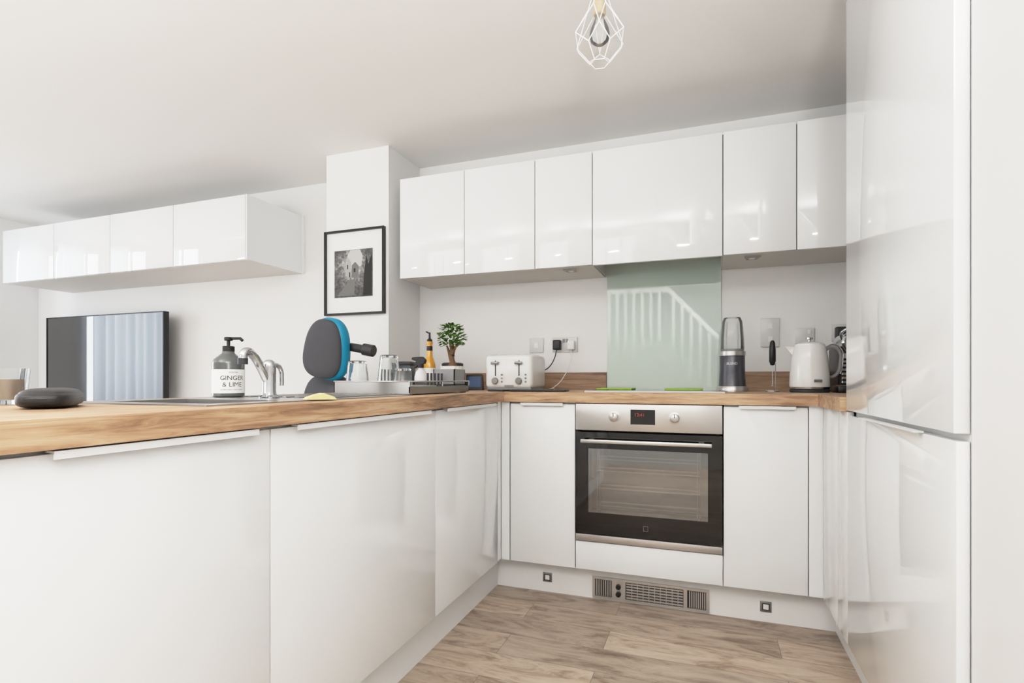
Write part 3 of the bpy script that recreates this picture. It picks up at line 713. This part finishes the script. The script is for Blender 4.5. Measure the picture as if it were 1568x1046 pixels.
mf = empty('milk_frother', (0.285, 2.72, ZT))
cyl('stand_base', 0.030, 0, 0.008, M_steel, mf, bev=0.002)
wires('stand', [[(0.014, 0.014, 0.008), (0.014, 0.014, 0.13), (0.0, 0.014, 0.135)]], 0.002, M_chrome, mf)
lathe('handle', [(0, 0.12), (0.008, 0.122), (0.014, 0.14), (0.014, 0.19), (0.011, 0.225), (0.006, 0.235), (0, 0.236)], M_black, mf)
wires('whisk_shaft', [[(0, 0, 0.12), (0, 0, 0.03)]], 0.0013, M_chrome, mf)
wires('whisk_coil', [[(0.010*math.cos(a), 0.010*math.sin(a), 0.028) for a in [2*math.pi*i/16 for i in range(17)]]], 0.0012, M_chrome, mf)

# ------------------------------------------------------------------ kettle
ke = empty('electric_kettle', (0.422, 2.64, ZT), 0)
M_ket = M_cer
cyl('power_base', 0.078, 0, 0.016, M_dgrey, ke, bev=0.004, segs=48)
lathe('steel_ring', [(0, 0.016), (0.077, 0.016), (0.078, 0.024), (0, 0.024)], M_chrome, ke, 48)
lathe('body', [(0, 0.022), (0.077, 0.022), (0.079, 0.03), (0.077, 0.08), (0.071, 0.15), (0.064, 0.196), (0.060, 0.203), (0, 0.206)], M_ket, ke, 48)
lathe('lid', [(0.059, 0.203), (0.058, 0.209), (0.04, 0.217), (0, 0.221)], M_ket, ke, 48)
lathe('lid_knob', [(0, 0.221), (0.006, 0.221), (0.006, 0.228), (0.013, 0.231), (0.013, 0.238), (0, 0.24)], M_chrome, ke, 24)
bm = bmesh.new()
vs = [(-0.050, -0.024, 0.196), (-0.050, 0.024, 0.196), (-0.098, 0, 0.203), (-0.060, -0.016, 0.150), (-0.060, 0.016, 0.150), (-0.082, 0, 0.185)]
V = [bm.verts.new(v) for v in vs]
for f in ((0, 2, 1), (0, 3, 5, 2), (1, 2, 5, 4), (3, 4, 5), (0, 1, 4, 3)): bm.faces.new([V[i] for i in f])
finish('spout', bm, M_ket, ke)
wires('handle', [[(0.062, 0, 0.185), (0.085, 0, 0.196), (0.112, 0, 0.180), (0.118, 0, 0.130), (0.108, 0, 0.085), (0.090, 0, 0.068), (0.076, 0, 0.066)]], 0.0075, M_grey, ke, True)
wires('handle_trim', [[(0.066, -0.0, 0.198), (0.088, -0.0, 0.207), (0.121, 0, 0.186), (0.1265, 0, 0.130), (0.117, 0, 0.080)]], 0.003, M_chrome, ke, True)
box('badge', 0.005, 0.035, -0.0805, -0.072, 0.045, 0.056, M_chrome, ke)

# ------------------------------------------------------------------ coffee machine
cm = empty('pod_coffee_machine', (0.60, 2.62, ZT))
boxes('body', [(-0.06, 0.06, 0.06, 0.26, 0.0, 0.20)], M_black, cm, 0.01, 3)
box('drip_tray', -0.085, 0.07, -0.06, 0.07, 0.0, 0.030, M_black, cm, 0.006)
box('drip_grid', -0.07, 0.06, -0.055, 0.055, 0.030, 0.033, M_chrome, cm)
cyl('brew_head', 0.052, -0.16, 0.03, M_chrome, cm, (0, 0.06, 0.215), 'Y', 40, 0.008)
box('ribbed_front', -0.05, 0.05, 0.045, 0.062, 0.04, 0.17, M_chrome, cm, 0.003)
boxes('ribs', [(-0.05, 0.05, 0.040, 0.046, 0.05+i*0.018, 0.058+i*0.018) for i in range(6)], M_black, cm)
wires('lever', [[(-0.045, 0.06, 0.225), (-0.05, 0.03, 0.262), (0, 0.02, 0.275), (0.05, 0.03, 0.262), (0.045, 0.06, 0.225)]], 0.006, M_chrome, cm, True)
cyl('spout', 0.012, 0.145, 0.175, M_black, cm, (0, 0.02, 0))

# ------------------------------------------------------------------ office chair beyond the peninsula
ch = empty('office_chair', (-1.775, 2.20, 0))
M_mesh = mat('grey_mesh_fabric', (76, 77, 82), 0.8, bump=0.6, bscale=500)
hr = empty('headrest', (0, 0, 1.125)); hr.parent = ch; hr.rotation_euler = (math.radians(6), math.radians(10), math.radians(8))
ellipsoid('shell', 0.110, 0.052, 0.156, M_cyan, hr, (0.004, 0.012, 0), 2.7, taper=0.16)
ellipsoid('mesh_pad', 0.101, 0.040, 0.147, M_mesh, hr, (-0.006, -0.024, 0), 2.6, taper=0.16)
boxes('arm', [(0.09, 0.20, 0.02, 0.06, 0.005, 0.045)], M_black, hr, 0.008)
cyl('arm_knob', 0.030, 0.17, 0.235, M_dgrey, hr, (0.0, 0.04, 0.025), 'X', 28, 0.006)
ellipsoid('backrest', 0.16, 0.045, 0.27, M_mesh, ch, (-0.07, 0.10, 0.73), 3.2)
boxes('headrest_stem', [(-0.06, -0.02, 0.10, 0.13, 0.95, 1.12)], M_black, ch)
ellipsoid('seat', 0.24, 0.23, 0.05, M_mesh, ch, (-0.03, -0.12, 0.47), 3.5)
cyl('gas_lift', 0.028, 0.08, 0.43, M_black, ch, (-0.03, -0.10, 0))
boxes('back_bracket', [(-0.07, 0.01, -0.1, 0.13, 0.40, 0.43), (-0.07, 0.01, 0.13, 0.16, 0.40, 0.75)], M_black, ch)
wires('star_base', [[(-0.03, -0.10, 0.10), (-0.03+0.26*math.cos(a), -0.10+0.26*math.sin(a), 0.065)] for a in [math.radians(54+72*i) for i in range(5)]], 0.016, M_black, ch)
for i in range(5):
    a = math.radians(54+72*i)
    cyl('castor', 0.027, -0.018, 0.018, M_black, ch, (-0.03+0.26*math.cos(a), -0.10+0.26*math.sin(a), 0.027), 'X', 20, 0.004)

# ------------------------------------------------------------------ lights
Wd = bpy.data.worlds.new('World'); S.world = Wd; Wd.use_nodes = True
Wd.node_tree.nodes['Background'].inputs['Color'].default_value = (0.93, 0.965, 1.0, 1)
Wd.node_tree.nodes['Background'].inputs['Strength'].default_value = 1.2
def area(name, loc, rot, sx, sy, power, col=(1, 1, 1)):
    l = bpy.data.lights.new(name, 'AREA'); l.shape = 'RECTANGLE'; l.size = sx; l.size_y = sy; l.energy = power; l.color = col
    o = bpy.data.objects.new(name, l); COL.objects.link(o); o.location = loc; o.rotation_euler = rot
    return o
area('rear_fill_light', (-3.4, YB-0.4, 1.1), (math.radians(90), 0, 0), 3.4, 2.1, 55, (0.97, 0.985, 1.0))  # fill light added outside the unseen rear opening
area('daylight_window', (XL-0.4, 1.45, 1.4), (0, math.radians(-90), 0), 1.5, 1.9, 60, (0.95, 0.98, 1.0))
def added_uplighter(x, y, p, h=1.35, s=0.34):  # lamp added out of view, bounces fill light off the ceiling
    e = empty('added_fill_lamp', (x, y, 0))
    lathe('base', [(0, 0), (0.14, 0), (0.14, 0.015), (0.02, 0.03), (0, 0.03)], M_steel, e)
    cyl('pole', 0.012, 0.02, h, M_steel, e)
    lathe('bowl', [(0, h-0.01), (0.03, h), (s/2+0.01, h+0.07), (s/2+0.02, h+0.08), (s/2+0.012, h+0.08), (0.03, h+0.01), (0, h)], M_steel, e)
    l = bpy.data.lights.new('bulb', 'AREA'); l.shape = 'DISK'; l.size = s; l.energy = p; l.color = (1, 0.985, 0.97)
    o = bpy.data.objects.new('lamp', l); COL.objects.link(o); o.parent = e; o.location = (0, 0, h+0.082); o.rotation_euler = (math.pi, 0, 0)
added_uplighter(0.28, -0.62, 98)
added_uplighter(-1.75, -0.55, 60)
added_uplighter(-4.2, -0.5, 28)

# photographic tone response: straight through the mid-tones with a soft highlight shoulder
vs_ = S.view_settings
vs_.view_transform = 'Standard'
vs_.exposure = 0.0
vs_.use_curve_mapping = True
cm_ = vs_.curve_mapping
cm_.white_level = (2.0, 2.0, 2.0)
cc = cm_.curves[3]
cc.points[0].location = (0, 0); cc.points[1].location = (1.0, 0.97)
for p in ((0.10, 0.208), (0.22, 0.462), (0.34, 0.66), (0.50, 0.81), (0.72, 0.905)):
    cc.points.new(*p)
cm_.update()

# ------------------------------------------------------------------ camera
cd = bpy.data.cameras.new('camera'); cam = bpy.data.objects.new('camera', cd); COL.objects.link(cam)
cam.location = (0, 0, 0.97); cam.rotation_euler = (math.radians(90), 0, math.radians(19.9))
cd.sensor_width = 36; cd.lens = 36*822/1568; cd.shift_y = 59/1568; cd.clip_start = 0.02
S.camera = cam
